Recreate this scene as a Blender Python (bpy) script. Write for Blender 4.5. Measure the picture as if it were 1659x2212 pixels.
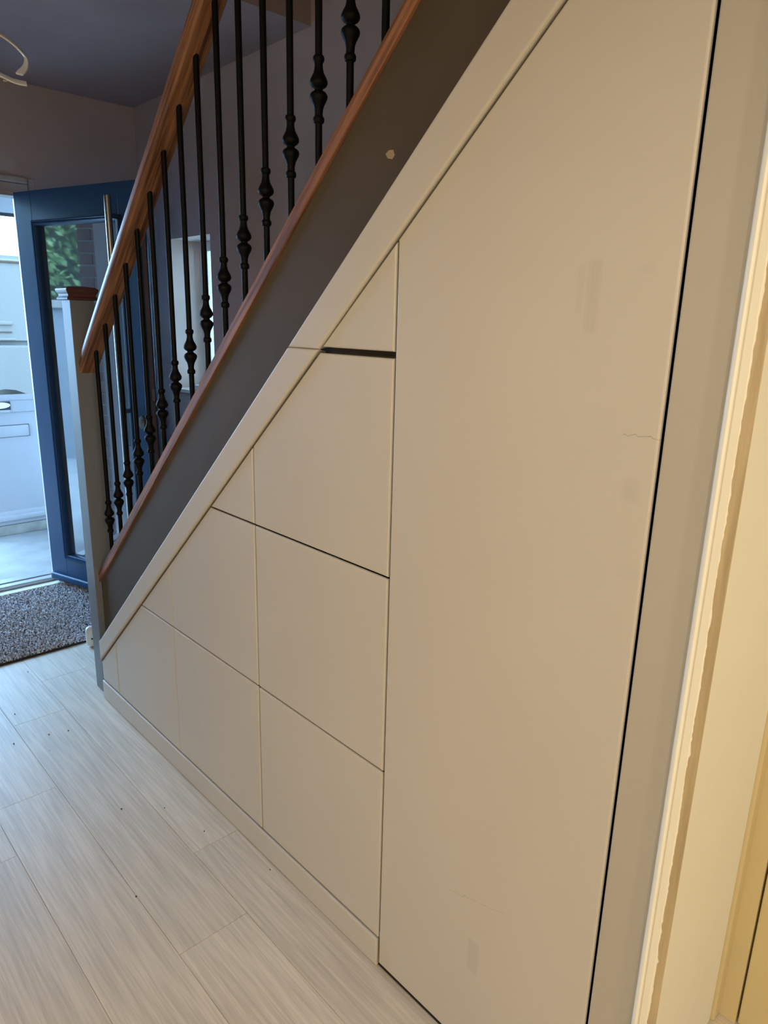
import bpy, bmesh, math, random
from mathutils import Vector, Matrix

for o in list(bpy.data.objects):
    bpy.data.objects.remove(o, do_unlink=True)
SC = bpy.context.scene
COL = SC.collection
random.seed(7)

# ------------------------------------------------------------------ camera
CAM_POS = (-0.8962, 0.0, 1.45)
F_PX = 1513.3
R_CAM = ((0.73300, -0.67980, 0.02430), (-0.16150, -0.20850, -0.96460), (0.66080, 0.70310, -0.26260))
cam = bpy.data.cameras.new('camera')
cam.sensor_fit = 'VERTICAL'
cam.sensor_height = 24.0
cam.lens = F_PX / 2212.0 * 24.0
cam.clip_start = 0.02
cam_o = bpy.data.objects.new('camera', cam)
COL.objects.link(cam_o)
_r, _d, _f = [Vector(v) for v in R_CAM]
_f.normalize(); _r = (_r - _f * _r.dot(_f)).normalized(); _d = _f.cross(_r)
M = Matrix((_r, -_d, -_f)).transposed().to_4x4()
M.translation = Vector(CAM_POS)
cam_o.matrix_world = M
SC.camera = cam_o

# ------------------------------------------------------------------ world (flat overcast daylight) and exposure
W = bpy.data.worlds.new('overcast_sky')
SC.world = W
W.use_nodes = True
W.node_tree.nodes['Background'].inputs[0].default_value = (0.34, 0.63, 1.0, 1)
W.node_tree.nodes['Background'].inputs[1].default_value = 23.0
SC.view_settings.view_transform = 'Standard'
SC.view_settings.look = 'None'
SC.view_settings.gamma = 1.0
SC.view_settings.use_curve_mapping = False
SC.view_settings.exposure = 0.0

# warm recessed ceiling lamps behind the camera (fittings are built in section "downlights")
DOWNLIGHTS = [((-3.0, 0.0, 2.49), 146.0), ((-2.4, -1.8, 2.49), 182.0), ((-0.9, -2.2, 2.49), 125.0)]
WARM = (1.0, 0.85, 0.64)


# ------------------------------------------------------------------ helpers
def lin(r, g, b):
    def c(v):
        v /= 255.0
        return v / 12.92 if v <= 0.04045 else ((v + 0.055) / 1.055) ** 2.4
    return (c(r), c(g), c(b), 1.0)


def obj(name, bm, m, parent=None, loc=None, smooth=False):
    me = bpy.data.meshes.new(name)
    bmesh.ops.recalc_face_normals(bm, faces=bm.faces)
    bm.to_mesh(me); bm.free()
    if smooth:
        for p in me.polygons:
            p.use_smooth = True
        if smooth != True:
            me.set_sharp_from_angle(angle=math.radians(smooth))
    me.materials.append(m)
    return link(name, me, parent, loc)


def link(name, me, parent=None, loc=None):
    o = bpy.data.objects.new(name, me)
    COL.objects.link(o)
    if parent is not None:
        o.parent = parent
    if loc is not None:
        o.location = loc
    return o


def tag(o, label=None, cat=None, group=None, kind=None):
    if label: o['label'] = label
    if cat: o['category'] = cat
    if group: o['group'] = group
    if kind: o['kind'] = kind
    return o


def thing(name, label=None, cat=None, loc=(0, 0, 0), rz=0.0, group=None, kind=None):
    o = bpy.data.objects.new(name, None)
    COL.objects.link(o)
    o.empty_display_size = 0.1
    o.location = loc
    o.rotation_euler = (0, 0, rz)
    return tag(o, label, cat, group, kind)


def BM():
    return bmesh.new()


def box(bm, x0, x1, y0, y1, z0, z1, bev=0.0, seg=2):
    r = bmesh.ops.create_cube(bm, size=1.0)
    vs = r['verts']
    for v in vs:
        v.co = Vector((x0 + (v.co.x + .5) * (x1 - x0), y0 + (v.co.y + .5) * (y1 - y0), z0 + (v.co.z + .5) * (z1 - z0)))
    if bev:
        es = list({e for v in vs for e in v.link_edges})
        bmesh.ops.bevel(bm, geom=es, offset=bev, segments=seg, affect='EDGES', profile=0.5)
    return bm


def prism_yz(bm, poly, x0, x1, bev=0.0, seg=2, under=0.0):
    """polygon in (y, z); front face at x0 (hall side), back at x1; front rim rounded by bev"""
    front = [bm.verts.new((x0, y, z)) for y, z in poly]
    back = [bm.verts.new((x1, y, z)) for y, z in (inset_poly(poly, under) if under else poly)]
    n = len(poly)
    ff = bm.faces.new(front)
    bm.faces.new(back[::-1])
    for i in range(n):
        bm.faces.new((front[i], back[i], back[(i + 1) % n], front[(i + 1) % n]))
    if bev:
        es = [e for e in ff.edges]
        bmesh.ops.bevel(bm, geom=es, offset=bev, segments=seg, affect='EDGES', profile=0.5)
    return bm


def inset_poly(poly, g):
    """shrink a convex polygon by g on every side"""
    n = len(poly)
    area = sum(poly[i][0] * poly[(i + 1) % n][1] - poly[(i + 1) % n][0] * poly[i][1] for i in range(n))
    s = 1 if area > 0 else -1
    gs = g if isinstance(g, (list, tuple)) else [g] * n
    lines = []
    for i in range(n):
        a = Vector(poly[i]); b = Vector(poly[(i + 1) % n])
        d = (b - a).normalized(); nrm = Vector((-d.y, d.x)) * s
        lines.append((a + nrm * gs[i], d))
    out = []
    for i in range(n):
        p, d = lines[i - 1]; q, e = lines[i]
        den = d.x * e.y - d.y * e.x
        t = ((q.x - p.x) * e.y - (q.y - p.y) * e.x) / den
        out.append((p.x + d.x * t, p.y + d.y * t))
    return out


def lathe(bm, prof, seg=16, cx=0, cy=0, cap=True):
    """profile [(r, z)]"""
    rings = []
    for r, z in prof:
        rings.append([bm.verts.new((cx + r * math.cos(2 * math.pi * i / seg), cy + r * math.sin(2 * math.pi * i / seg), z)) for i in range(seg)])
    for a, b in zip(rings, rings[1:]):
        for i in range(seg):
            bm.faces.new((a[i], a[(i + 1) % seg], b[(i + 1) % seg], b[i]))
    if cap:
        bm.faces.new(rings[0][::-1]); bm.faces.new(rings[-1])
    return bm


def sweep(bm, pts, section, up=(0, 0, 1), cap=True):
    """sweep a closed 2-D section [(a, b)] along pts"""
    rings = []
    n = len(pts)
    for i, p in enumerate(pts):
        p = Vector(p)
        t = (Vector(pts[min(i + 1, n - 1)]) - Vector(pts[max(i - 1, 0)])).normalized()
        u = Vector(up)
        a = t.cross(u)
        if a.length < 1e-4: a = t.cross(Vector((1, 0, 0)))
        a.normalize(); b = a.cross(t).normalized()
        rings.append([bm.verts.new(p + a * s + b * q) for s, q in section])
    m = len(section)
    for r0, r1 in zip(rings, rings[1:]):
        for i in range(m):
            bm.faces.new((r0[i], r0[(i + 1) % m], r1[(i + 1) % m], r1[i]))
    if cap:
        bm.faces.new(rings[0][::-1]); bm.faces.new(rings[-1])
    return bm


def circ(r, n=12, rb=None):
    return [(r * math.cos(2 * math.pi * i / n), (rb or r) * math.sin(2 * math.pi * i / n)) for i in range(n)]


def smoothpath(pts, k=8):
    out = []
    P = [Vector(p) for p in pts]
    P = [2 * P[0] - P[1]] + P + [2 * P[-1] - P[-2]]
    for i in range(1, len(P) - 2):
        a, b, c, d = P[i - 1:i + 3]
        for j in range(k):
            t = j / k
            out.append(0.5 * ((2 * b) + (c - a) * t + (2 * a - 5 * b + 4 * c - d) * t * t + (3 * b - a - 3 * c + d) * t ** 3))
    out.append(P[-2])
    return out


# ------------------------------------------------------------------ materials
def mat(name, col, rough=0.5, metal=0.0, var=0.0, vscale=6.0, bump=0.0, bscale=60.0, spec=0.5, stretch=None, col2=None, ior=None, coat=0.0):
    m = bpy.data.materials.new(name)
    m.use_nodes = True
    nt = m.node_tree
    b = nt.nodes['Principled BSDF']
    b.inputs['Roughness'].default_value = rough
    b.inputs['Metallic'].default_value = metal
    b.inputs['Specular IOR Level'].default_value = spec
    if ior: b.inputs['IOR'].default_value = ior
    if coat: b.inputs['Coat Weight'].default_value = coat
    b.inputs['Base Color'].default_value = col
    tc = nt.nodes.new('ShaderNodeTexCoord')
    mp = nt.nodes.new('ShaderNodeMapping')
    nt.links.new(tc.outputs['Object'], mp.inputs['Vector'])
    if stretch:
        mp.inputs['Scale'].default_value = stretch
    if var or col2:
        nz = nt.nodes.new('ShaderNodeTexNoise')
        nz.inputs['Scale'].default_value = vscale
        nz.inputs['Detail'].default_value = 6
        nt.links.new(mp.outputs[0], nz.inputs['Vector'])
        rp = nt.nodes.new('ShaderNodeValToRGB')
        c2 = col2 or tuple(min(1, c * (1 + var)) for c in col[:3]) + (1,)
        c1 = col if col2 else tuple(c * (1 - var) for c in col[:3]) + (1,)
        rp.color_ramp.elements[0].color = c1; rp.color_ramp.elements[0].position = 0.3
        rp.color_ramp.elements[1].color = c2; rp.color_ramp.elements[1].position = 0.7
        nt.links.new(nz.outputs['Fac'], rp.inputs[0])
        nt.links.new(rp.outputs[0], b.inputs['Base Color'])
    if bump:
        n2 = nt.nodes.new('ShaderNodeTexNoise')
        n2.inputs['Scale'].default_value = bscale
        n2.inputs['Detail'].default_value = 4
        nt.links.new(mp.outputs[0], n2.inputs['Vector'])
        bp = nt.nodes.new('ShaderNodeBump')
        bp.inputs['Strength'].default_value = bump
        bp.inputs['Distance'].default_value = 0.002
        nt.links.new(n2.outputs['Fac'], bp.inputs['Height'])
        nt.links.new(bp.outputs[0], b.inputs['Normal'])
    return m


def N(nt, t, **kw):
    n = nt.nodes.new(t)
    for k, v in kw.items():
        if k in n.inputs.keys(): n.inputs[k].default_value = v
        else: setattr(n, k, v)
    return n


def wood(name, dark, light, rough, rot=(0, 0, 0), scale=(40, 2.2, 40), rings=0.0, bump=0.15, rand=0.0):
    m = bpy.data.materials.new(name); m.use_nodes = True
    nt = m.node_tree; L = nt.links.new
    b = nt.nodes['Principled BSDF']; b.inputs['Roughness'].default_value = rough
    tc = N(nt, 'ShaderNodeTexCoord')
    mp = N(nt, 'ShaderNodeMapping'); mp.inputs['Rotation'].default_value = rot; L(tc.outputs['Object'], mp.inputs['Vector'])
    off = mp
    if rand:
        oi = N(nt, 'ShaderNodeObjectInfo')
        cx = N(nt, 'ShaderNodeCombineXYZ'); 
        mu = N(nt, 'ShaderNodeMath', operation='MULTIPLY'); mu.inputs[1].default_value = 37.0
        L(oi.outputs['Random'], mu.inputs[0])
        for i in range(3): L(mu.outputs[0], cx.inputs[i])
        ad = N(nt, 'ShaderNodeVectorMath', operation='ADD'); L(mp.outputs[0], ad.inputs[0]); L(cx.outputs[0], ad.inputs[1]); off = ad
    sc = N(nt, 'ShaderNodeVectorMath', operation='MULTIPLY'); sc.inputs[1].default_value = scale; L(off.outputs[0], sc.inputs[0])
    nz = N(nt, 'ShaderNodeTexNoise', Scale=1.0, Detail=8.0, Roughness=0.62); L(sc.outputs[0], nz.inputs['Vector'])
    rp = N(nt, 'ShaderNodeValToRGB')
    rp.color_ramp.elements[0].color = dark; rp.color_ramp.elements[0].position = 0.32
    rp.color_ramp.elements[1].color = light; rp.color_ramp.elements[1].position = 0.66
    src = nz.outputs['Fac']
    if rings:
        s2 = N(nt, 'ShaderNodeVectorMath', operation='MULTIPLY'); s2.inputs[1].default_value = (scale[0] * .16, scale[1] * .35, scale[2] * .16); L(off.outputs[0], s2.inputs[0])
        n2 = N(nt, 'ShaderNodeTexNoise', Scale=1.0, Detail=2.0, Roughness=0.5); L(s2.outputs[0], n2.inputs['Vector'])
        m1 = N(nt, 'ShaderNodeMath', operation='MULTIPLY'); m1.inputs[1].default_value = 26.0; L(n2.outputs['Fac'], m1.inputs[0])
        sn = N(nt, 'ShaderNodeMath', operation='SINE'); L(m1.outputs[0], sn.inputs[0])
        m2 = N(nt, 'ShaderNodeMath', operation='MULTIPLY_ADD'); m2.inputs[1].default_value = rings; L(sn.outputs[0], m2.inputs[0]); L(nz.outputs['Fac'], m2.inputs[2])
        src = m2.outputs[0]
    L(src, rp.inputs[0])
    outc = rp.outputs[0]
    if rand:
        hs = N(nt, 'ShaderNodeHueSaturation'); L(outc, hs.inputs['Color'])
        mr = N(nt, 'ShaderNodeMapRange'); mr.inputs['To Min'].default_value = 1 - rand; mr.inputs['To Max'].default_value = 1 + rand
        L(oi.outputs['Random'], mr.inputs['Value']); L(mr.outputs[0], hs.inputs['Value']); outc = hs.outputs[0]
    L(outc, b.inputs['Base Color'])
    bp = N(nt, 'ShaderNodeBump', Strength=bump, Distance=0.0015); L(src, bp.inputs['Height']); L(bp.outputs[0], b.inputs['Normal'])
    return m


GREIGE = lin(184, 178, 168)
M_panel = mat('greige_satin_paint', GREIGE, 0.5, var=0.02, vscale=3.0, bump=0.05, bscale=260)
M_filler = mat('greige_paint_filler', lin(168, 162, 150), 0.5, var=0.02, vscale=3.0, bump=0.05, bscale=260)
M_string = mat('dark_grey_satin_paint', lin(78, 69, 57), 0.62, spec=.15, var=0.06, vscale=9, bump=0.08, bscale=120)
M_newel = mat('dark_grey_newel_paint', lin(102, 104, 106), 0.5, var=0.06, vscale=9, bump=0.1, bscale=90, stretch=(1, 1, .1))
PITCH = math.atan(0.9246)
M_oak = wood('stained_oak', lin(78, 49, 34), lin(152, 106, 74), 0.38, rot=(PITCH, 0, 0), scale=(150, 4.0, 150), rings=0.09)
M_oakbase = wood('stained_oak_base', lin(84, 52, 34), lin(150, 102, 68), 0.6, rot=(PITCH, 0, 0), scale=(150, 4.0, 150), rings=0.09)
M_oakcap = wood('stained_oak_cap', lin(58, 32, 30), lin(84, 50, 44), 0.45, scale=(8, 60, 60))
M_iron = mat('black_powder_coat', lin(6, 6, 7), 0.55, spec=.12, bump=0.12, bscale=300)
M_plaster = mat('bare_pink_plaster', lin(182, 168, 166), 0.85, var=0.10, vscale=2.6, bump=0.25, bscale=14)
M_ceil = mat('patchy_plaster_ceiling', lin(164, 147, 148), 0.9, var=0.14, vscale=1.7, bump=0.3, bscale=9)
M_white = mat('white_gloss_paint', lin(222, 218, 206), 0.35, var=0.02, vscale=5)
M_cream = mat('cream_eggshell_paint', lin(228, 224, 208), 0.45, var=0.02, vscale=4, bump=0.05, bscale=200)
M_return = mat('pale_cream_wall_paint', lin(228, 228, 218), 0.5, var=0.02, vscale=4, bump=0.05, bscale=200)
M_magnolia = mat('yellowed_cream_paint', lin(200, 184, 140), 0.5, var=0.03, vscale=5, bump=0.08, bscale=200)
M_rawwood = wood('raw_pine_edge', lin(156, 138, 104), lin(186, 168, 134), 0.7, scale=(60, 60, 4.0))
M_floor = wood('pale_oak_laminate', lin(182, 172, 156), lin(210, 199, 182), 0.42, scale=(150, 4.5, 150), rings=0.06, bump=0.06, rand=0.05)
M_floorbase = mat('underfloor_shadow', lin(60, 54, 46), 0.9)
M_upvc = mat('white_upvc', lin(226, 226, 226), 0.3, var=0.01)
M_frame = mat('shaded_white_door_frame', lin(176, 166, 162), 0.4, var=0.02)  # white frame, its shade put into a darker, browner colour
M_upvc_out = mat('shaded_white_upvc', lin(150, 150, 152), 0.35, var=0.01)  # darkened copy of the white uPVC, so outdoor parts don't blow out
M_doorblue = mat('slate_blue_composite_door', lin(36, 65, 98), 0.34, spec=.25, var=0.04, vscale=8, bump=0.25, bscale=40, stretch=(1, 1, .06))
M_doordark = mat('door_edge_rubber', lin(34, 34, 38), 0.6)
M_edge = mat('door_edge_brown', lin(104, 88, 78), 0.55, var=0.05)
M_steel = mat('brushed_steel', lin(170, 168, 164), 0.24, metal=1.0)
M_alu = mat('aluminium_threshold', lin(180, 180, 178), 0.35, metal=0.8)
M_glassdoor = mat('reflective_door_glass', lin(70, 84, 96), 0.03, ior=3.0)
M_mat = mat('grey_mat_backing', lin(30, 28, 30), 0.95)
M_pile = mat('flecked_grey_pile', lin(34, 36, 44), 0.95, col2=lin(240, 240, 244), vscale=120)
M_pave = mat('pale_concrete_paving', lin(130, 128, 126), 0.9, var=0.12, vscale=7, bump=0.5, bscale=60)  # colour lowered to offset the strong sky on the ground
M_concrete = mat('weathered_concrete_kerb', lin(128, 126, 118), 0.9, var=0.25, vscale=9, bump=0.4, bscale=40)
M_cable = mat('white_pvc_cable', lin(210, 212, 216), 0.4)
M_plastic = mat('white_plastic', lin(228, 228, 226), 0.35)
M_dark = mat('void_shade_board', lin(40, 36, 30), 0.9)
M_black = mat('black_rubber', lin(16, 16, 17), 0.6)
M_van = mat('white_van_paint', lin(150, 152, 154), 0.3)  # white van, painted grey to keep it from clipping in daylight
M_brick = mat('red_brown_brick', lin(122, 92, 80), 0.9, var=0.2, vscale=14, bump=0.4, bscale=50)
M_mortar = mat('grey_mortar', lin(150, 145, 138), 0.95)
M_leaf = mat('hedge_leaf', lin(54, 78, 38), 0.6, col2=lin(120, 140, 84), vscale=5)
M_wallpale = mat('pale_render', lin(112, 116, 120), 0.9, var=0.05)
M_pink = mat('pale_pink_plastic', lin(214, 196, 206), 0.4)
M_tread = wood('stair_tread_pine', lin(110, 84, 56), lin(160, 128, 90), 0.6, scale=(3, 50, 50))


def clear_glass(name, tint=(.94, .96, .97, 1)):
    m = bpy.data.materials.new(name); m.use_nodes = True
    nt = m.node_tree; L = nt.links.new
    nt.nodes.remove(nt.nodes['Principled BSDF'])
    t = N(nt, 'ShaderNodeBsdfTransparent'); t.inputs[0].default_value = tint
    g = N(nt, 'ShaderNodeBsdfGlossy', Roughness=0.02)
    fr = N(nt, 'ShaderNodeFresnel', IOR=1.5)
    mx = N(nt, 'ShaderNodeMixShader')
    L(fr.outputs[0], mx.inputs[0]); L(t.outputs[0], mx.inputs[1]); L(g.outputs[0], mx.inputs[2])
    L(mx.outputs[0], nt.nodes['Material Output'].inputs[0])
    return m


M_glass = clear_glass('clear_window_glass')
M_glass_dim = clear_glass('dimming_porch_glass', (.53, .50, .46, 1))  # clear pane in reality; tint dims the bright view behind it


def scuffed(name):
    """greige paint of the tall door: faint rubbed patches and two hairline scratches, in the door's own coordinates"""
    m = mat(name, GREIGE, 0.5, var=0.02, vscale=3.0, bump=0.05, bscale=260)
    nt = m.node_tree; L = nt.links.new
    b = nt.nodes['Principled BSDF']
    base = b.inputs['Base Color'].links[0].from_socket
    tc = N(nt, 'ShaderNodeTexCoord'); sp = N(nt, 'ShaderNodeSeparateXYZ'); L(tc.outputs['Object'], sp.inputs[0])
    wn = N(nt, 'ShaderNodeTexNoise', Scale=30.0, Detail=3.0); L(tc.outputs['Object'], wn.inputs['Vector'])
    st = N(nt, 'ShaderNodeVectorMath', operation='MULTIPLY'); st.inputs[1].default_value = (1, 260, 8); L(tc.outputs['Object'], st.inputs[0])
    sn = N(nt, 'ShaderNodeTexNoise', Scale=1.0, Detail=3.0); L(st.outputs[0], sn.inputs['Vector'])

    def band(sock, c, h, soft):
        a = N(nt, 'ShaderNodeMath', operation='SUBTRACT'); L(sock, a.inputs[0]); a.inputs[1].default_value = c
        q = N(nt, 'ShaderNodeMath', operation='ABSOLUTE'); L(a.outputs[0], q.inputs[0])
        r = N(nt, 'ShaderNodeMapRange', interpolation_type='SMOOTHSTEP'); L(q.outputs[0], r.inputs['Value'])
        r.inputs['From Min'].default_value = h; r.inputs['From Max'].default_value = h + soft
        r.inputs['To Min'].default_value = 1; r.inputs['To Max'].default_value = 0
        return r.outputs[0]

    def mul(a, c):
        n = N(nt, 'ShaderNodeMath', operation='MULTIPLY'); L(a, n.inputs[0])
        if isinstance(c, float): n.inputs[1].default_value = c
        else: L(c, n.inputs[1])
        return n.outputs[0]
    total = None
    for (y, hy, z, hz, soft, amt, streak) in [(.667, .010, .25, .034, .006, .30, True), (.545, .006, 1.49, .045, .008, .26, True),
                                              (.565, .003, 1.50, .03, .005, .16, True), (.457, .006, 1.232, .010, .012, .22, False), (.446, .01, 1.115, .006, .015, .12, False), (.47, .004, 1.525, .004, .008, .14, False)]:
        v = mul(mul(band(sp.outputs[1], y, hy, soft), band(sp.outputs[2], z, hz, soft)), sn.outputs[0] if streak else wn.outputs[0])
        v = mul(v, amt * .75)
        total = v if total is None else N_add(nt, total, v)
    # hairlines: z = z0 + k (y - y0) with a little wobble
    wob = N(nt, 'ShaderNodeTexNoise', Scale=70.0, Detail=2.0); L(tc.outputs['Object'], wob.inputs['Vector'])
    for (y0, y1, z0, k, amt) in [(.425, .475, 1.291, 0.03, .45), (.607, .735, .383, -0.30, .30)]:
        a = N(nt, 'ShaderNodeMath', operation='MULTIPLY_ADD'); L(sp.outputs[1], a.inputs[0]); a.inputs[1].default_value = k; a.inputs[2].default_value = z0 - k * y0
        w = N(nt, 'ShaderNodeMath', operation='MULTIPLY_ADD'); L(wob.outputs['Fac'], w.inputs[0]); w.inputs[1].default_value = .016; L(a.outputs[0], w.inputs[2])
        dz = N(nt, 'ShaderNodeMath', operation='SUBTRACT'); L(sp.outputs[2], dz.inputs[0]); L(w.outputs[0], dz.inputs[1])
        v = mul(mul(band(dz.outputs[0], 0.008, .0003, .0006), band(sp.outputs[1], (y0 + y1) / 2, (y1 - y0) / 2, .004)), amt)
        total = N_add(nt, total, v)
    mx = N(nt, 'ShaderNodeMix', data_type='RGBA'); mx.inputs[7].default_value = lin(96, 88, 76)
    L(total, mx.inputs[0]); L(base, mx.inputs[6]); L(mx.outputs[2], b.inputs['Base Color'])
    return m


def N_add(nt, a, b):
    n = nt.nodes.new('ShaderNodeMath'); n.operation = 'ADD'; n.use_clamp = True
    nt.links.new(a, n.inputs[0]); nt.links.new(b, n.inputs[1])
    return n.outputs[0]


M_door_tall = scuffed('greige_paint_scuffed')

# ------------------------------------------------------------------ room shell
YF, YF2 = 3.93, 4.15            # front wall, inner and outer face
XR, XR2 = 0.915, 1.15           # side wall beyond the stairs
XL = -1.16                      # hall left wall
YB = -3.2                       # back wall
ZC = 2.5
YH, XK = 1.7, -3.8             # hall left wall starts at YH; the room behind reaches to XK
ZT = 4.7                        # top of stairwell
OPX0, OPX1, OPZ = -0.66, 0.346, 2.045   # front door opening
WY0, WY1, WZ0, WZ1 = 3.183, 3.594, 1.055, 1.836


def struct(o):
    o['kind'] = 'structure'
    return o


bm = BM()
box(bm, XL - .2, OPX0, YF, YF2, -.2, ZC + .2)
box(bm, OPX1, XR2, YF, YF2, -.2, ZC + .2)
box(bm, OPX0, OPX1, YF, YF2, OPZ, ZC + .2)
struct(tag(obj('wall_front', bm, M_plaster), 'bare pinkish plaster wall around the front door'))
bm = BM()
box(bm, XR, XR2, .5, WY0, -.2, ZT)
box(bm, XR, XR2, WY1, YF2, -.2, ZT)
box(bm, XR, XR2, WY0, WY1, -.2, WZ0)
box(bm, XR, XR2, WY0, WY1, WZ1, ZT)
box(bm, XR, XR2, -1.4, .5, -.2, ZT)
box(bm, .453, XR, .402, .44, 0, ZC - .001)
struct(tag(obj('wall_right', bm, M_plaster), 'bare plaster stairwell wall with a small window'))
bm = BM(); box(bm, XL - .2, XL, YH, YF, -.2, ZC + .2)
struct(tag(obj('wall_left', bm, M_white), 'white painted wall on the left of the hall'))  # unseen wall, made white to bounce daylight onto the drawer fronts
bm = BM(); box(bm, XK, .52, YB - .2, YB, -.2, ZC + .2); box(bm, XK - .2, XK, YB - .2, YH + .2, -.2, ZC + .2); box(bm, XK, XL - .2, YH, YH + .2, -.2, ZC + .2)
struct(tag(obj('wall_back', bm, M_cream), 'cream walls of the room behind the viewer'))
bm = BM()
box(bm, XL, 0.0, YB, YF, ZC, ZC + .2); box(bm, XK, XL, YB, YH, ZC, ZC + .2)
box(bm, 0.0, XR, 2.39, YF, ZC, ZC + .2)
box(bm, 0.0, XR, YB, .38, ZC, ZC + .2)
struct(tag(obj('ceiling', bm, M_ceil), 'patchy grey plaster ceiling over the hall'))
bm = BM()
box(bm, -.12, 0.0, -1.4, 2.5, ZC + .2, ZT)
box(bm, 0.0, XR, 2.39, 2.5, ZC + .2, ZT)
box(bm, 0.0, XR, -1.5, -1.4, ZC + .2, ZT)
struct(tag(obj('wall_stairwell', bm, M_plaster), 'plaster walls of the upper stairwell'))
bm = BM(); box(bm, -.12, XR2, -1.5, 2.5, ZT, ZT + .1)
struct(tag(obj('ceiling_stairwell', bm, M_ceil), 'ceiling high above the stairs'))

# floor with planks
FL = thing('floor', 'pale grey oak plank floor running towards the front door', None, kind='structure')
bm = BM(); box(bm, XL, XR, YB, YF, -.2, -.006); box(bm, XK, XL, YB, YH, -.2, -.006)
obj('floor_base', bm, M_floorbase, FL)
PW, PLEN = 0.1840, 1.269
ends = {7: 1.1, 8: .7, 9: .3, 10: .9, 11: .5, 12: 1.0, 13: .4, 14: .8, 15: .2, 16: .6, 17: 1.0, 18: .35, 19: .75, 20: .15, 6: 2.20, 0: 2.812, 1: 2.538, 2: 2.0875, 3: 1.854, 4: 2.44, 5: 1.63, -1: 2.31, -2: 1.80, -3: 2.62, -4: 2.05, -5: 2.5}
g = 0.0003
for row, e0 in ends.items():
    xa, xb = .04 - PW * (row + 1), .04 - PW * row
    xb = min(xb, XR)
    if xb - xa < .02: continue
    y = e0
    while y > YB: y -= PLEN
    ymax = YF if xa > XL else YH
    if xa <= XL < xb: ymax = YH
    while y < ymax:
        ya, yb = max(y, YB), min(y + PLEN, ymax)
        if yb - ya > .01:
            bm = BM(); box(bm, xa + g - (xa + xb) / 2, xb - g - (xa + xb) / 2, ya + g - (ya + yb) / 2, yb - g - (ya + yb) / 2, -.012, 0, bev=.0006, seg=1)
            obj('floor_plank', bm, M_floor, FL, loc=((xa + xb) / 2, (ya + yb) / 2, 0))
        y += PLEN

# ------------------------------------------------------------------ under-stair cupboard fronts (plane x = 0)
V0, V1, V2, V3, V4, V5 = 2.522, 2.3685, 1.8934, 1.4156, 0.936, 0.422
ZP, Z1, Z2, Z3 = 0.0804, 0.5206, 0.961, 1.3905
TH = 0.020
def G(y): return .166 + (2.516 - y) * .9004          # lower edge of the sloping fascia
def GI(z): return 2.516 - (z - .166) / .9004
def FT(y): return .2655 + (2.495 - y) * .9133        # upper edge of the fascia

GAP = 0.0021     # half gap


def front(name, poly, label, cat, m=M_panel, group=None, bev=.0040, gaps=GAP, x0=0.0, th=TH, under=.022):
    """board front: flat face, rounded rim, short square edge, then cut back behind the rim like a handleless front"""
    P0 = inset_poly(poly, gaps)
    bm = BM()
    rings = []
    for ins, x in [(bev, 0), (bev * .55, bev * .12), (bev * .20, bev * .40), (0, bev), (0, bev + .0015), (under, th)]:
        rings.append([bm.verts.new((x0 + x, y, z)) for y, z in (inset_poly(P0, ins) if ins else P0)])
    n = len(poly)
    bm.faces.new(rings[0]); bm.faces.new(rings[-1][::-1])
    for r0, r1 in zip(rings, rings[1:]):
        for i in range(n): bm.faces.new((r0[i], r1[i], r1[(i + 1) % n], r0[(i + 1) % n]))
    o = obj(name, bm, m)
    return tag(o, label, cat, group)


gw = 0.0028
DG = 'greige drawer fronts under the stairs'
front('drawer_front', [(V0, ZP), (V1, ZP), (V1, G(V1)), (V0, G(V0))], 'narrow greige front beside the newel post, at the left end of the cupboards', 'drawer front', group=DG, gaps=[GAP, .003, GAP, 0])
front('drawer_front', [(V1, ZP), (V2, ZP), (V2, Z1), (GI(Z1), Z1), (V1, G(V1))], 'five-sided greige drawer front on the plinth, second from the newel post', 'drawer front', group=DG, gaps=[GAP, .0016, GAP, GAP, .002])
front('drawer_front', [(GI(Z1), Z1), (V2, Z1), (V2, G(V2))], 'lowest of the three small triangular greige fronts under the sloping fascia', 'drawer front', group=DG, gaps=[GAP, .0012, GAP])
front('drawer_front', [(V2, ZP), (V3, ZP), (V3, Z1), (V2, Z1)], 'rectangular greige drawer front on the plinth, in the middle column', 'drawer front', group=DG, gaps=[GAP, gw, GAP, .0016])
front('drawer_front', [(V2, Z1), (V3, Z1), (V3, Z2), (GI(Z2), Z2), (V2, G(V2))], 'five-sided greige drawer front of the middle column, above the rectangular one', 'drawer front', group=DG, gaps=[GAP, gw, GAP, GAP, .0012])
front('drawer_front', [(GI(Z2), Z2), (V3, Z2), (V3, G(V3))], 'middle one of the three small triangular greige fronts under the sloping fascia', 'drawer front', group=DG, gaps=[GAP, gw, GAP])
front('drawer_front', [(V3, ZP), (V4, ZP), (V4, Z1), (V3, Z1)], 'bottom greige drawer front beside the tall door, standing on the plinth', 'drawer front', group=DG, gaps=[GAP, gw, GAP, gw])
front('drawer_front', [(V3, Z1), (V4, Z1), (V4, Z2), (V3, Z2)], 'square greige drawer front beside the tall door, second up from the plinth', 'drawer front', group=DG, gaps=[GAP, gw, GAP, gw])
front('drawer_front', [(V3, Z2), (V4, Z2), (V4, Z3 - .002), (GI(Z3), Z3 - .002), (V3, G(V3))], 'five-sided greige drawer front beside the tall door, third up from the plinth', 'drawer front', group=DG, gaps=[GAP, gw, .0035, GAP, gw], under=[.02, .022, .0008, .02, .02])
front('drawer_front', [(GI(Z3), Z3 + .003), (V4, Z3 + .003), (V4, G(V4))], 'topmost triangular greige front above an open black gap', 'drawer front', group=DG, gaps=[.0035, gw, GAP])
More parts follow.
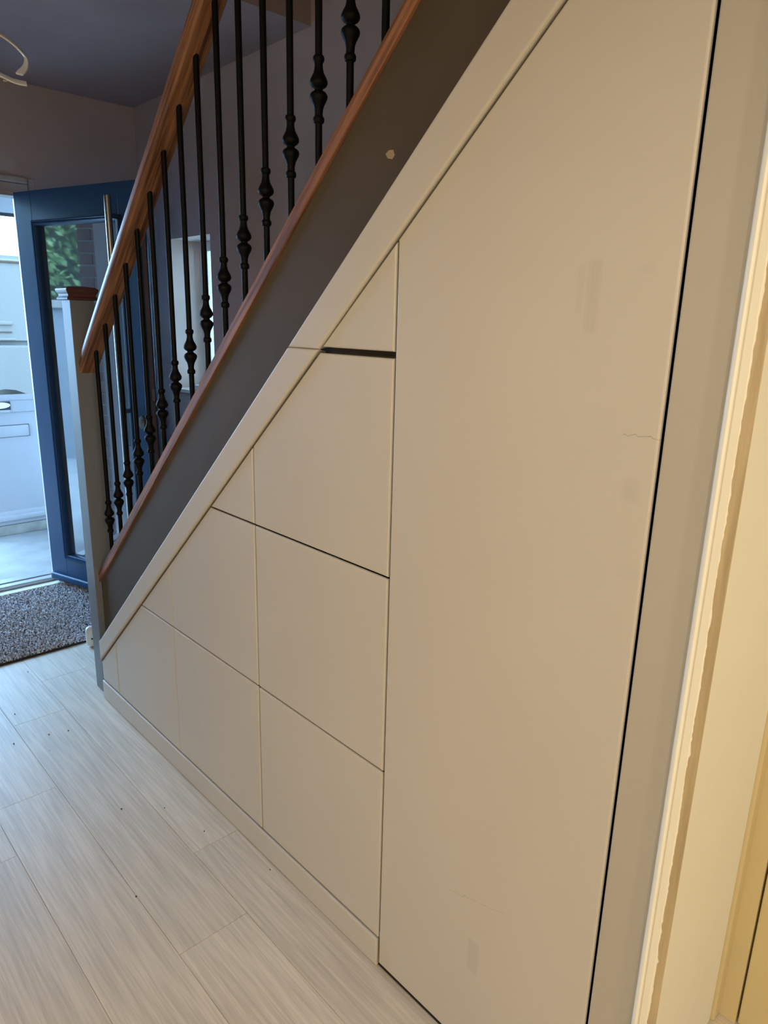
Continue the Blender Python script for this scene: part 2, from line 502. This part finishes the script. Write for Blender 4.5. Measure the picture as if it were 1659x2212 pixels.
_tall = front('door', [(V4, .006), (V5, .006), (V5, G(V5)), (V4, G(V4))], 'tall scuffed greige cupboard door with a sloping top, right of the drawers', 'door', M_door_tall, gaps=[.007, .0024, GAP, .0016])
for _k in ('label', 'category'):
    _v = _tall[_k]; del _tall[_k]
    if _k == 'label': TC = thing('tall_cupboard', _v, 'cupboard', (0, V5, 0))
_tall.parent = TC; _tall.location = (0, -V5, 0)
front('plinth_board', [(V0 + .002, 0.0005), (V4 + .002, 0.0005), (V4 + .002, ZP - .0015), (V0 + .002, ZP - .0015)], 'long low greige plinth board along the floor under the drawers', 'plinth', gaps=[.002, .001, .001, 0], bev=.004, under=.004, x0=-.004, th=.024)
ZJ = 1.392
yj = 2.495 - (ZJ - .2655) / .9133
front('fascia_board', [(V0, G(V0) + .004), (GI(ZJ), ZJ), (yj, ZJ), (V0 - .025, FT(V0 - .025)), (V0, FT(V0 - .025) - .02)], 'lower greige sloping fascia board rising from the newel post', 'fascia', gaps=[.001, .0003, 0, 0, 0], bev=.0050, x0=-.006, th=.031, under=.004)
front('fascia_board', [(GI(ZJ), ZJ), (.36, G(.36)), (.36, FT(.36)), (yj, ZJ)], 'upper greige sloping fascia board above the joint line', 'fascia', gaps=[.001, 0, 0, .0003], bev=.0050, x0=-.006, th=.031, under=.004)
front('filler_panel', [(V5 - .0002, 0.001), (.338, 0.001), (.338, G(.338)), (V5 - .0002, G(V5))], 'tall narrow greige filler panel between the tall door and the door frame', 'panel', M_filler, gaps=[0, 0, .001, .0024], bev=.003, under=.006)
# unseen cupboard carcass behind the fronts, coloured dark so gaps read as shade
CC = thing('cupboard_carcass', 'dark inside of the under-stair cupboards seen through the gaps', None, kind='structure')
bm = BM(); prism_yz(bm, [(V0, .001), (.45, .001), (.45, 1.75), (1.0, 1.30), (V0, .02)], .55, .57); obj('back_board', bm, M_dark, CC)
bm = BM(); box(bm, .0045, .55, .45, V0, .0002, .004); obj('gap_shade_board', bm, M_dark, CC)  # dark sheet standing in for the shade under the tall door
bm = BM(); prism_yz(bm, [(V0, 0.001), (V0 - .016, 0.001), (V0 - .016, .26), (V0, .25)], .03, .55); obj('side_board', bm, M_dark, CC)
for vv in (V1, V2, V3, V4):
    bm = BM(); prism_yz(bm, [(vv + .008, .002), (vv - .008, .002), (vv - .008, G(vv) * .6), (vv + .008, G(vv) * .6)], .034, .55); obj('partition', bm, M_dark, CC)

# ------------------------------------------------------------------ staircase with balustrade
XS = .056
def CT(y): return 2.850 - .918 * y                    # top of the base rail
def NK(y): return .727 + (2.486 - y) * .9246         # neck of each spindle's knuckle
BRT = .038                                           # base rail thickness, measured upright
def RU(y): return 1.337 + (2.461 - y) * .945         # underside of the handrail
NY0, NY1, NX0, NX1 = 2.555, 2.634, .012, .094
ST = thing('staircase', 'dark grey painted staircase with black iron spindles and stained oak rails', 'staircase', (XS, NY0, 0))
def SL(v): return (v[0] - XS, v[1] - NY0, v[2])


def stpart(name, bm, m, parent=ST, smooth=False):
    bmesh.ops.translate(bm, verts=bm.verts, vec=(-XS, -NY0, 0))
    return obj(name, bm, m, parent, smooth=smooth)


YTOP = .30
bm = BM(); prism_yz(bm, [(NY0, CT(NY0) - BRT), (NY0, .02), (2.40, .02), (YTOP, CT(YTOP) - .60), (YTOP, CT(YTOP) - BRT)], .035, .072, .002, 2)
s = stpart('string', bm, M_string); s['label'] = 'dark grey painted stair string'
# chipped paint spot on the string
bm = BM(); prism_yz(bm, [(1.010, 1.738), (1.004, 1.730), (.992, 1.727), (.986, 1.733), (.990, 1.742), (1.001, 1.743)], .0346, .036)
c = stpart('paint_chip', bm, mat('bare_filler_spot', lin(150, 130, 104), .8), s); c['label'] = 'pale chipped paint spot'
# base rail
bm = BM()
prof = [(.0290, 0), (.028, .0012), (.028, .0365), (.0292, .038), (.085, .038), (.086, .0365), (.086, .0012), (.0852, 0)]
def slope_extrude(bm, prof, ya, yb, zf):
    a = [bm.verts.new((x, ya, zf(ya) + h)) for x, h in prof]
    b = [bm.verts.new((x, yb, zf(yb) + h)) for x, h in prof]
    n = len(prof)
    bm.faces.new(a); bm.faces.new(b[::-1])
    for i in range(n): bm.faces.new((a[i], b[i], b[(i + 1) % n], a[(i + 1) % n]))
slope_extrude(bm, prof, NY0 + .001, YTOP, lambda y: CT(y) - BRT)
stpart('base_rail', bm, M_oakbase)['label'] = 'stained oak base rail'
# handrail
hp = [(-.026, 0), (-.0295, .004), (-.0315, .010), (-.030, .014), (-.0315, .018), (-.032, .036), (-.0305, .051), (-.022, .062), (-.008, .067), (.008, .067), (.022, .062), (.0305, .051), (.032, .036), (.0315, .018), (.030, .014), (.0315, .010), (.0295, .004), (.026, 0)]
bm = BM(); slope_extrude(bm, [(XS + x, h) for x, h in hp], NY0 + .001, .12, RU)
stpart('handrail', bm, M_oak, smooth=30)['label'] = 'stained oak handrail'
# newel post and cap
bm = BM(); box(bm, NX0, NX1, NY0, NY1, 0.0, 1.499, bev=.002)
nw = stpart('newel_post', bm, M_newel); nw['label'] = 'square dark grey newel post'
bm = BM()
cxn, cyn = (NX0 + NX1) / 2, (NY0 + NY1) / 2
hw, hd = (NX1 - NX0) / 2, (NY1 - NY0) / 2
rings = []
for off, z in [(.002, 1.494), (.011, 1.496), (.012, 1.501), (.009, 1.504), (.006, 1.508), (.007, 1.514), (.012, 1.521), (.014, 1.527), (.013, 1.532), (.004, 1.537), (-.02, 1.541)]:
    rings.append([bm.verts.new((cxn + sx * (hw + off), cyn + sy * (hd + off), z)) for sx, sy in ((-1, -1), (1, -1), (1, 1), (-1, 1))])
for a, b2 in zip(rings, rings[1:]):
    for i in range(4): bm.faces.new((a[i], a[(i + 1) % 4], b2[(i + 1) % 4], b2[i]))
bm.faces.new(rings[0][::-1]); bm.faces.new(rings[-1])
stpart('newel_cap', bm, M_oakcap, nw)['label'] = 'moulded red-brown newel cap'
# spindles: shared bar and knuckle meshes, origin at the knuckle's neck
bm = BM(); lathe(bm, [(.0072, -.205), (.0072, .628)], 14)
bar_me = obj('spindle', bm, M_iron, smooth=40)
bm = BM()
half = [(.0076, .060), (.0098, .059), (.0112, .056), (.0112, .051), (.0098, .048), (.0082, .0465), (.0080, .042), (.0086, .036), (.0105, .029), (.0142, .0225), (.0171, .0165), (.0179, .0125), (.0170, .0085), (.0139, .0048), (.0095, .0022), (.0082, .0008)]
pr = [(r, -z) for r, z in half] + [(r, z) for r, z in half[::-1]]
lathe(bm, pr, 18)
kn_me = obj('knuckle', bm, M_iron, smooth=40)
sp_mesh, kn_mesh = bar_me.data, kn_me.data
bpy.data.objects.remove(bar_me); bpy.data.objects.remove(kn_me)
for i in range(20):
    y = 2.4745 - .0956 * i
    o = link('spindle', sp_mesh, ST, SL((XS, y, NK(y))))
    k = link('knuckle', kn_mesh, o)
# treads and risers
for k in range(1, 13):
    z = .2 * k
    yn = 2.486 - (z - .45) / .9246
    if yn < .3: break
    bm = BM(); box(bm, .072, XR - .001, yn - .245, yn, z - .025, z, bev=.003); stpart('tread', bm, M_tread)
    bm = BM(); box(bm, .072, XR - .001, yn - .035, yn - .02, z - .2, z - .025); stpart('riser', bm, M_newel)

# ------------------------------------------------------------------ right-hand door frame (near the viewer)
AR = thing('trim_1', 'cream moulded architrave with a raw wood edge beside the filler panel', None, (0, .33, 0), kind='structure')
def arpart(name, poly, z1, m, parent=AR, label=None):
    """poly in (x, y), extruded upwards"""
    bm = BM()
    a = [bm.verts.new((x, y - .33, 0)) for x, y in poly]; b = [bm.verts.new((x, y - .33, z1)) for x, y in poly]
    n = len(poly)
    bm.faces.new(a); bm.faces.new(b[::-1])
    for i in range(n): bm.faces.new((a[i], b[i], b[(i + 1) % n], a[(i + 1) % n]))
    o = obj(name, bm, m, parent, smooth=30)
    if label: o['label'] = label
    return o
arpart('architrave', [(.02, .346), (-.001, .346), (-.006, .3455), (-.010, .343), (-.012, .340), (-.0125, .3375), (-.0115, .335), (-.0085, .3338), (-.0085, .3325), (-.0108, .3318), (-.0108, .3225), (-.0095, .322), (.02, .322)], 2.3, M_cream)
# lining edge of unpainted wood, with a ragged paint edge on its left
arpart('lining_edge', [(.018, .342), (-.0092, .322), (-.0092, .3085), (-.0082, .3078), (.018, .3172)], 2.3, M_rawwood, label='unpainted raw wood strip')
random.seed(3)
bm = BM()
zs = [i * .006 for i in range(0, 384)]
w = .0
L_, R_ = [], []
for z in zs:
    w = .82 * w + random.uniform(-.0009, .0009)
    e = .3208 + max(-.0022, min(.0015, w))
    if random.random() < .05: e -= random.uniform(.0006, .0016)
    L_.append(bm.verts.new((-.0096, .3235 - .33, z))); R_.append(bm.verts.new((-.0096, e - .33, z)))
for i in range(len(zs) - 1):
    bm.faces.new((L_[i], R_[i], R_[i + 1], L_[i + 1]))
gm = bmesh.ops.extrude_face_region(bm, geom=bm.faces[:])
bmesh.ops.translate(bm, verts=[v for v in gm['geom'] if isinstance(v, bmesh.types.BMVert)], vec=(.0006, 0, 0))
obj('paint_edge', bm, M_cream, AR)['label'] = 'ragged edge of cream paint'
# return wall of the doorway
bm = BM(); box(bm, .022, .452, .36, .40, 0, ZC); struct(tag(obj('wall_return', bm, M_return), 'flat cream return wall at the right edge'))
bm = BM(); box(bm, .452, .50, .352, .40, .0, ZC, bev=.006, seg=3); struct(tag(obj('trim_2', bm, M_magnolia), 'thin rounded cream corner trim at the right edge'))
bm = BM(); box(bm, .485, .52, .3195, .353, .0, ZC); struct(tag(obj('trim_3', bm, M_magnolia), 'narrow yellowed door post at the right edge'))
D2 = thing('door_2', 'yellowed cream door at the far right edge', None, (.49, .31, 0), kind='structure')
bm = BM(); box(bm, -.004, .03, -.80, .0055, .006, 2.05, bev=.0025); obj('leaf', bm, M_magnolia, D2)
bm = BM(); box(bm, .48, .52, YB, -.4905, 0, ZC); box(bm, .48, .52, -.4905, .3195, 2.055, ZC); box(bm, .525, .56, YB, .42, 0, ZC)
struct(tag(obj('wall_side', bm, M_magnolia), 'yellowed cream wall beside the near door'))

# ------------------------------------------------------------------ front door, frame, threshold
FR = thing('trim_4', 'pale door frame and moulded head trim around the front door', None, (OPX1, YF, 0), kind='structure')
def frpart(name, *b, bev=0.002, m=M_frame, label=None):
    bm = BM(); box(bm, *b, bev=bev); bmesh.ops.translate(bm, verts=bm.verts, vec=(-OPX1, -YF, 0))
    o = obj(name, bm, m, FR)
    if label: o['label'] = label
frpart('jamb', .299, OPX1, YF - .004, YF + .09, .0, 1.992)
frpart('jamb', OPX0, OPX0 + .058, YF - .004, YF + .09, .0, 1.992)
frpart('head', OPX0, OPX1, YF - .004, YF + .09, 1.992, OPZ)
frpart('head_trim', OPX0 - .05, .346, YF - .022, YF - .0005, 2.052, 2.080, bev=.006)
frpart('head_trim', OPX0 - .05, .346, YF - .012, YF - .0045, 2.004, 2.050, bev=.003)
frpart('side_trim', .347, .378, YF - .018, YF - .0005, .0, 2.079, bev=.005)
frpart('keep_strip', OPX0 + .0575, OPX0 + .061, YF + .02, YF + .045, .62, 1.55, bev=.001, m=M_steel, label='steel lock keep strip')
TR = thing('threshold', 'silver aluminium threshold of the front door', 'threshold', (0, YF, 0))
def trpart(name, y0, y1, z0, z1, m, bev=.002):
    bm = BM(); box(bm, OPX0 + .06, .298, y0 - YF, y1 - YF, z0, z1, bev=bev); obj(name, bm, m, TR)
trpart('sill_board', YF - .062, YF - .010, .0005, .010, M_white)
trpart('sill_bar', YF - .006, YF + .045, .0005, .030, M_alu, .004)
trpart('rain_channel', YF + .045, YF + .085, -.02, .014, M_doordark)
trpart('outer_bar', YF + .085, YF + .15, -.05, .022, M_alu, .004)

DU = Vector((.249, -.797)).normalized()
DTH = math.atan2(DU.y, DU.x)
D1 = thing('door_1', 'slate blue front door standing open, with a long glazed panel', None, (.268, 3.900, 0), DTH, kind='structure')
DW, DZ0, DZ1 = .845, .032, 2.004
GX0, GX1, GZ0, GZ1 = .128, .722, .175, 1.868
bm = BM()
box(bm, 0, GX0, 0, .044, DZ0, DZ1, bev=.002)
obj('stile', bm, M_doorblue, D1)
bm = BM(); box(bm, GX1, DW, 0, .044, DZ0, DZ1, bev=.002); obj('stile', bm, M_doorblue, D1)
bm = BM(); box(bm, GX0, GX1, .0005, .0435, DZ0, GZ0); obj('bottom_rail', bm, M_doorblue, D1)
bm = BM(); box(bm, GX0, GX1, .0005, .0435, GZ1, DZ1); obj('top_rail', bm, M_doorblue, D1)


def frame_ring(bm, x0, x1, z0, z1, prof):
    """mitred moulding: prof [(inset, y)] closed"""
    rings = []
    for ins, y in prof:
        rings.append([bm.verts.new((x, y, z)) for x, z in ((x0 + ins, z0 + ins), (x1 - ins, z0 + ins), (x1 - ins, z1 - ins), (x0 + ins, z1 - ins))])
    n = len(rings)
    for k in range(n):
        a, b2 = rings[k], rings[(k + 1) % n]
        for i in range(4): bm.faces.new((a[i], a[(i + 1) % 4], b2[(i + 1) % 4], b2[i]))


bm = BM(); frame_ring(bm, GX0 - .006, GX1 + .006, GZ0 - .006, GZ1 + .006, [(0, .001), (.001, -.005), (.005, -.0085), (.009, -.007), (.011, -.002), (.014, -.006), (.019, -.004), (.024, .003), (.026, .026), (.020, .034), (0, .034)])
obj('glazing_bead', bm, M_doorblue, D1, smooth=35)
bm = BM(); box(bm, GX0 + .014, GX1 - .014, .024, .034, GZ0 + .014, GZ1 - .014); obj('glass_pane', bm, M_glassdoor, D1)['label'] = 'reflective glass pane'
bm = BM(); box(bm, .01, DW - .01, -.022, .002, .040, .078, bev=.010, seg=4); obj('weather_bar', bm, M_doorblue, D1)
bm = BM(); box(bm, DW - .0005, DW + .0012, .010, .032, .25, 1.85); obj('lock_strip', bm, M_edge, D1)['label'] = 'brown lock strip on the door edge'
bm = BM(); box(bm, DW + .001, DW + .004, .012, .030, 1.07, 1.125); obj('latch_plate', bm, M_steel, D1)
# long pull bar
pb = None
bm = BM(); lathe(bm, [(.012, .44), (.0148, .442), (.0148, 1.938), (.012, 1.94)], 18, .735, -.062)
pb = obj('pull_bar', bm, M_steel, D1, smooth=40); pb['label'] = 'long tubular steel pull bar'
for z in (.52, 1.02, 1.86):
    bm = BM(); sweep(bm, [(.735, -.062, z), (.735, 0, z)], circ(.0105, 12)); obj('pull_bar_bracket', bm, M_steel, pb, smooth=40)
bm = BM(); sweep(bm, [(.793, 0.001, .968), (.793, -.006, .968), (.793, -.009, .968)], circ(.019, 20, .032)); esc = obj('escutcheon', bm, M_steel, D1, smooth=40); esc['label'] = 'oval steel lock escutcheon'
bm = BM(); sweep(bm, [(.793, -.008, .972), (.793, -.015, .972)], circ(.009, 14)); obj('lock_cylinder', bm, M_steel, esc, smooth=40)

# ------------------------------------------------------------------ stair window
WN = thing('window_1', 'small white window in a bright plastered recess beyond the spindles', None, (1.10, WY0, WZ0), kind='structure')
def wpart(name, *b, bev=.003, m=M_upvc):
    bm = BM(); box(bm, *b, bev=bev); bmesh.ops.translate(bm, verts=bm.verts, vec=(-1.10, -WY0, -WZ0)); return obj(name, bm, m, WN)
wpart('frame_stile', 1.098, 1.135, WY1 - .045, WY1 - .0005, WZ0 + .001, WZ1 - .001)
wpart('frame_stile', 1.098, 1.135, WY0 + .0005, WY0 + .045, WZ0 + .001, WZ1 - .001)
wpart('frame_rail', 1.098, 1.135, WY0 + .045, WY1 - .045, WZ0 + .001, WZ0 + .05)
wpart('frame_rail', 1.098, 1.135, WY0 + .045, WY1 - .045, WZ1 - .05, WZ1 - .001)
wpart('pane', 1.113, 1.119, WY0 + .044, WY1 - .044, WZ0 + .049, WZ1 - .049, bev=0, m=M_glass)
wpart('sill', .902, 1.097, WY0 - .02, WY1 + .02, WZ0 - .001, WZ0 + .018, bev=.004, m=M_white)
# pale plaster reveals
RV = mat('pale_plaster_reveal', lin(190, 164, 146), .9, var=.05, vscale=9, bump=.15, bscale=40)
wpart('reveal', .9148, 1.097, WY1 - .004, WY1 - .0003, WZ0 + .018, WZ1 - .0005, bev=0, m=RV)
wpart('reveal', .9148, 1.097, WY0 + .0003, WY0 + .004, WZ0 + .018, WZ1 - .0005, bev=0, m=RV)
wpart('reveal', .9148, 1.097, WY0 + .004, WY1 - .004, WZ1 - .004, WZ1 - .0003, bev=0, m=RV)
bm = BM(); box(bm, .925, 1.0, 3.335, 3.43, WZ0 + .0185, WZ0 + .048, bev=.006, seg=3)
wb = tag(obj('white_box', bm, M_plastic), 'small white rounded box lying on the window sill', 'box')

# ------------------------------------------------------------------ things on the floor and ceiling
MT = thing('door_mat', 'grey flecked pile door mat inside the open front door', 'mat', (-.06, 3.455, 0))
bm = BM(); box(bm, -.60, .60, -.400, .398, .0005, .008, bev=.002); obj('mat_backing', bm, M_mat, MT)
random.seed(11)
bm = BM()
NX, NYT = 118, 78
for i in range(NX):
    for j in range(NYT):
        x = -.592 + 1.184 * (i + random.random()) / NX; y = -.392 + .782 * (j + random.random()) / NYT
        r = random.uniform(.0042, .0076); h = random.uniform(.005, .015); a = random.random() * 6.28
        dx, dy = random.uniform(-.004, .004), random.uniform(-.004, .004)
        b3 = [bm.verts.new((x + r * math.cos(a + t), y + r * math.sin(a + t), .007)) for t in (0, 2.09, 4.19)]
        t3 = [bm.verts.new((x + dx + .6 * r * math.cos(a + t + .5), y + dy + .6 * r * math.sin(a + t + .5), .007 + h)) for t in (0, 2.09, 4.19)]
        bm.faces.new(t3)
        for q in range(3): bm.faces.new((b3[q], b3[(q + 1) % 3], t3[(q + 1) % 3], t3[q]))
me = bpy.data.meshes.new('pile'); bm.to_mesh(me); bm.free(); me.materials.append(M_pile)
tag(link('pile', me, MT), kind='stuff')

WB = thing('door_stop', 'small white rounded plastic door stop on the floor behind the newel post', 'door stop', (.15, 3.0, 0))
bm = BM(); box(bm, -.040, .045, -.02, .02, .0, .098, bev=.0195, seg=5); obj('body', bm, M_plastic, WB, smooth=40)
bm = BM(); sweep(bm, [(-.022, -.0215, .045), (-.022, -.019, .045)], circ(.004, 10)); obj('screw_hole', bm, M_black, WB)

# ceiling cable
cb = thing('ceiling_cable', 'loose white flat cable looping down from the ceiling', 'cable', (-.5, 2.0, ZC))
def cpart(name, pts, sec):
    bm = BM(); sweep(bm, [Vector(p) - Vector((-.5, 2.0, ZC)) for p in smoothpath(pts)], sec, up=(0, .75, .65))
    return obj(name, bm, M_cable, cb, smooth=40)
flat = [(-.0016, -.009), (.0016, -.009), (.0025, -.006), (.0025, .006), (.0016, .009), (-.0016, .009), (-.0025, .006), (-.0025, -.006)]
cpart('cable', [(-.50, 2.04, 2.502), (-.47, 2.03, 2.30), (-.40, 2.02, 2.13), (-.33, 2.0, 2.088), (-.289, 2.0, 2.077), (-.262, 2.0, 2.064), (-.243, 2.0, 2.048), (-.238, 2.0, 2.034), (-.243, 2.0, 2.018), (-.259, 1.99, 1.999)], flat)
cpart('cable', [(-.53, 2.04, 2.502), (-.52, 2.02, 2.25), (-.43, 2.0, 2.06), (-.35, 2.0, 2.005), (-.30, 1.99, 1.988), (-.272, 1.985, 1.980), (-.248, 1.98, 1.979)], flat)
cpart('core_wire', [(-.285, 1.985, 1.983), (-.292, 1.983, 1.976), (-.299, 1.98, 1.975)], circ(.0016, 8))

# crumbs of dirt on the planks
random.seed(5)
bm = BM()
for (x, y) in [(-.16, 2.93), (-.30, 2.62), (-.25, 2.40), (-.36, 2.42), (-.42, 2.62), (-.19, 2.38), (-.28, 2.30), (-.12, 1.77), (-.22, 1.85), (-.08, 1.60), (-.33, 1.5), (.05, 2.9), (-.02, 1.35)]:
    r = random.uniform(.0012, .0026)
    q = bmesh.ops.create_icosphere(bm, subdivisions=1, radius=r)
    bmesh.ops.translate(bm, verts=q['verts'], vec=(x, y, r * .8))
tag(obj('dirt_crumbs', bm, M_black), 'tiny dark crumbs of dirt scattered on the plank floor', 'dirt', kind='stuff')

# ------------------------------------------------------------------ downlights
for i, (p, wv) in enumerate(DOWNLIGHTS):
    dl = thing('ceiling_downlight', ['recessed ceiling lamp nearest the viewer', 'recessed ceiling lamp in the middle of the room behind', 'recessed ceiling lamp by the back wall'][i], 'lamp', p, group='recessed ceiling lamps')
    bm = BM(); lathe(bm, [(.030, -.001), (.046, -.004), (.046, .0085), (.030, .0085)], 24, cap=False); obj('bezel', bm, M_white, dl, smooth=40)
    ld = bpy.data.lights.new('lamp_bulb', 'SPOT'); ld.energy = wv; ld.color = WARM; ld.spot_size = math.radians(172); ld.spot_blend = .28; ld.shadow_soft_size = .06
    lo = bpy.data.objects.new('lamp_bulb', ld); COL.objects.link(lo); lo.parent = dl; lo.location = (0, 0, -.01)

# ------------------------------------------------------------------ outside
bm = BM(); box(bm, -9, 9, YF2, 16, -.32, -.12); struct(tag(obj('ground', bm, M_pave), 'pale concrete paving outside the front door'))
PD = thing('porch_door', 'white half-glazed porch door with a letter plate, outside the front door', 'door', (.35, 5.42, -.12))
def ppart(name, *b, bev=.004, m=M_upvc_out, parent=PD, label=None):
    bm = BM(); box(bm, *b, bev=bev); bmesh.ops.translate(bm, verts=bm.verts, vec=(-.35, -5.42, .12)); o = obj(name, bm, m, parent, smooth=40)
    if label: o['label'] = label
    return o
PX0, PX1 = .33, 1.30
ppart('kerb', PX0, PX1, 5.405, 5.52, -.12, -.046, bev=.006, m=M_concrete, label='stained concrete kerb')
ppart('bottom_rail', PX0, PX1, 5.405, 5.47, -.045, .06, bev=.01)
ppart('drip_bar', PX0, PX1, 5.385, 5.405, -.012, .032, bev=.009)
lp = ppart('lower_panel', PX0, PX1, 5.425, 5.46, .06, .765, bev=0)
ppart('mid_rail', PX0, PX1, 5.405, 5.47, .765, .885, bev=.008)
ppart('glazing_strip', PX0, PX1, 5.395, 5.41, .85, .892, bev=.006)
ppart('pane', PX0, PX1, 5.435, 5.445, .885, 2.07, bev=0, m=M_glass_dim)
ppart('head_rail', PX0, PX1, 5.405, 5.47, 2.085, 2.30, bev=.008)
ppart('head_seal', PX0, PX1, 5.41, 5.465, 2.070, 2.084, bev=0, m=M_black)
ppart('stile', PX1, PX1 + .10, 5.405, 5.47, -.12, 2.30, bev=.008)
ppart('stile', PX0 - .10, PX0, 5.405, 5.47, -.12, 2.30, bev=.008)
ppart('letter_plate_surround', .382, .666, 5.419, 5.427, .589, .676, bev=.003, m=M_doordark)
ppart('letter_plate', .385, .663, 5.412, 5.424, .592, .673, bev=.006, label='white letter plate')
ppart('label_plate', .405, .554, 5.402, 5.407, .786, .844, bev=.001, m=M_doordark)
bm = BM(); sweep(bm, [(.478 - .35, 5.403 - 5.42, .819 + .12), (.478 - .35, 5.395 - 5.42, .819 + .12)], circ(.073, 24, .0225), up=(0, 0, 1)); obj('oval_badge', bm, M_pink, PD, smooth=40)['label'] = 'pale pink oval badge'
ppart('name_strip', .41, .55, 5.400, 5.4055, .768, .785, bev=.001)

PR = thing('porch_shade_roof', 'added flat roof, out of view, shading the porch', 'roof', (.3, YF2, 2.42))  # added roof, keeps sky light off the porch door and paving
bm = BM(); box(bm, -1.3, 1.12, .002, 1.42, 0, .08, bev=.01); obj('deck', bm, M_upvc_out, PR)
bm = BM(); box(bm, -1.32, 1.14, 1.42, 1.445, -.06, .12, bev=.004); obj('fascia', bm, M_upvc_out, PR)
bm = BM(); box(bm, 1.402, 1.50, YF2, 5.55, -.12, 2.415)  # added wall, blocks side light from reaching the porch door
struct(tag(obj('wall_porch_shade', bm, M_wallpale), 'added pale side wall, out of view, shading the porch'))

# white van parked beyond the porch
VN = thing('van', 'white van parked beyond the porch door glass', 'van', (3.2, 8.9, -.12))
VO = Vector((3.2, 8.9, -.12))
def varc(cx, r, n=12): return [(cx + r * math.cos(math.pi * (1 - i / n)), .30 + r * math.sin(math.pi * (1 - i / n))) for i in range(n + 1)]
def vbody(name, poly, y0, y1, m, bev=.02):
    bm = BM()
    a = [bm.verts.new((x - VO.x, y0 - VO.y, z - VO.z)) for x, z in poly]; b = [bm.verts.new((x - VO.x, y1 - VO.y, z - VO.z)) for x, z in poly]
    n = len(poly); f1 = bm.faces.new(a); f2 = bm.faces.new(b[::-1])
    for i in range(n): bm.faces.new((a[i], b[i], b[(i + 1) % n], a[(i + 1) % n]))
    if bev: bmesh.ops.bevel(bm, geom=list(f1.edges) + list(f2.edges), offset=bev, segments=3, affect='EDGES')
    return obj(name, bm, m, VN, smooth=40)
low = [(.55, .25)] + varc(1.22, .40)[0:] + varc(4.3, .40) + [(5.3, .25), (5.35, .55), (5.25, .95), (4.7, 1.12), (.55, 1.12)]
vbody('lower_body', [(x, z) for x, z in low], 8.0, 9.8, M_van)
vbody('upper_body', [(.55, 1.115), (4.7, 1.115), (4.05, 1.93), (3.8, 2.0), (.65, 2.0), (.55, 1.9)], 8.06, 9.74, M_van, .05)
def vp(name, *b, bev=.004, m=M_van, label=None):
    bm = BM(); box(bm, *b, bev=bev); bmesh.ops.translate(bm, verts=bm.verts, vec=-VO); o = obj(name, bm, m, VN, smooth=40)
    if label: o['label'] = label
vp('side_moulding', .6, 1.37, 8.03, 8.07, 1.318, 1.362, bev=.01)
vp('sliding_door_rail', .6, 1.36, 8.045, 8.065, 1.243, 1.256, m=M_edge)
vp('door_handle', 1.0, 1.385, 8.02, 8.065, 1.165, 1.195, bev=.008)
vp('roof_gutter', .6, 3.8, 8.04, 8.07, 1.925, 1.945, m=M_edge)
vp('side_window', 3.0, 4.0, 8.052, 8.066, 1.25, 1.75, m=M_glassdoor)
vp('bumper', 5.2, 5.42, 8.05, 9.75, .25, .60, m=M_black, bev=.03)
for wx in (1.22, 4.3):
    for wy in (8.03, 9.55):
        bm = BM(); sweep(bm, [(wx - VO.x, wy - VO.y, .22 - VO.z), (wx - VO.x, wy + .2 - VO.y, .22 - VO.z)], circ(.33, 24)); wl = obj('wheel', bm, M_black, VN, smooth=40)
        bm = BM(); sweep(bm, [(wx - VO.x, wy - .01 - VO.y, .22 - VO.z), (wx - VO.x, wy + .02 - VO.y, .22 - VO.z)], circ(.2, 20)); obj('hub_cap', bm, M_steel, wl, smooth=40)

# brick pier, garden wall and hedge (mirrored in the door glass)
BP = thing('brick_pier', 'red-brown brick pier left of the front door, mirrored in the door glass', 'wall', (-.80, YF2, -.12))
bm = BM(); box(bm, -.092, -.008, .01, .212, .0, 2.30); obj('mortar_core', bm, M_mortar, BP)
bm = BM(); box(bm, -.05, .05, 0, .215, 0, .065, bev=.003, seg=1); b0 = obj('brick', bm, M_brick); bme = b0.data; bpy.data.objects.remove(b0)
bm = BM(); box(bm, -.05, .05, 0, .1025, 0, .065, bev=.003, seg=1); b0 = obj('brick', bm, M_brick); bmh = b0.data; bpy.data.objects.remove(b0)
for cidx in range(30):
    z = .005 + cidx * .075
    for dy, mm in (((.004, bme),) if cidx % 2 == 0 else ((.004, bmh), (.1165, bmh))):
        link('brick', mm, BP, (-.05, dy, z))
GW = thing('garden_wall', 'pale rendered garden wall outside, mirrored in the door glass', 'wall', (-3.4, 7, -.12))
bm = BM(); box(bm, -.1, .1, -2.9, 4.5, 0, 1.62); obj('wall_body', bm, M_wallpale, GW)
bm = BM(); box(bm, -.15, .15, -2.95, 4.55, 1.62, 1.70, bev=.01); obj('coping', bm, M_concrete, GW)
HG = thing('hedge', 'tall leafy green hedge behind the garden wall', 'hedge', (-4.6, 7, -.12))
bm = BM(); box(bm, -.45, .45, -3.0, 4.6, 0, 3.0, bev=.2); obj('branches', bm, mat('hedge_inner', lin(44, 48, 30), .95, var=.3, vscale=4), HG)
random.seed(21)
bm = BM()
for i in range(9000):
    c = Vector((random.uniform(.38, .75), random.uniform(-3.1, 4.7), random.uniform(1.3, 3.3) ))
    n = Vector((random.uniform(-1, 1), random.uniform(-1, 1), random.uniform(-1, 1))).normalized(); t = n.orthogonal().normalized(); q = n.cross(t)
    r = random.uniform(.03, .07)
    bm.faces.new([bm.verts.new(c + t * r * a + q * r * .5 * b3) for a, b3 in ((-1, 0), (0, -1), (1, 0), (0, 1))])
me = bpy.data.meshes.new('leaves'); bm.to_mesh(me); bm.free(); me.materials.append(M_leaf)
tag(link('leaves', me, HG), kind='stuff')
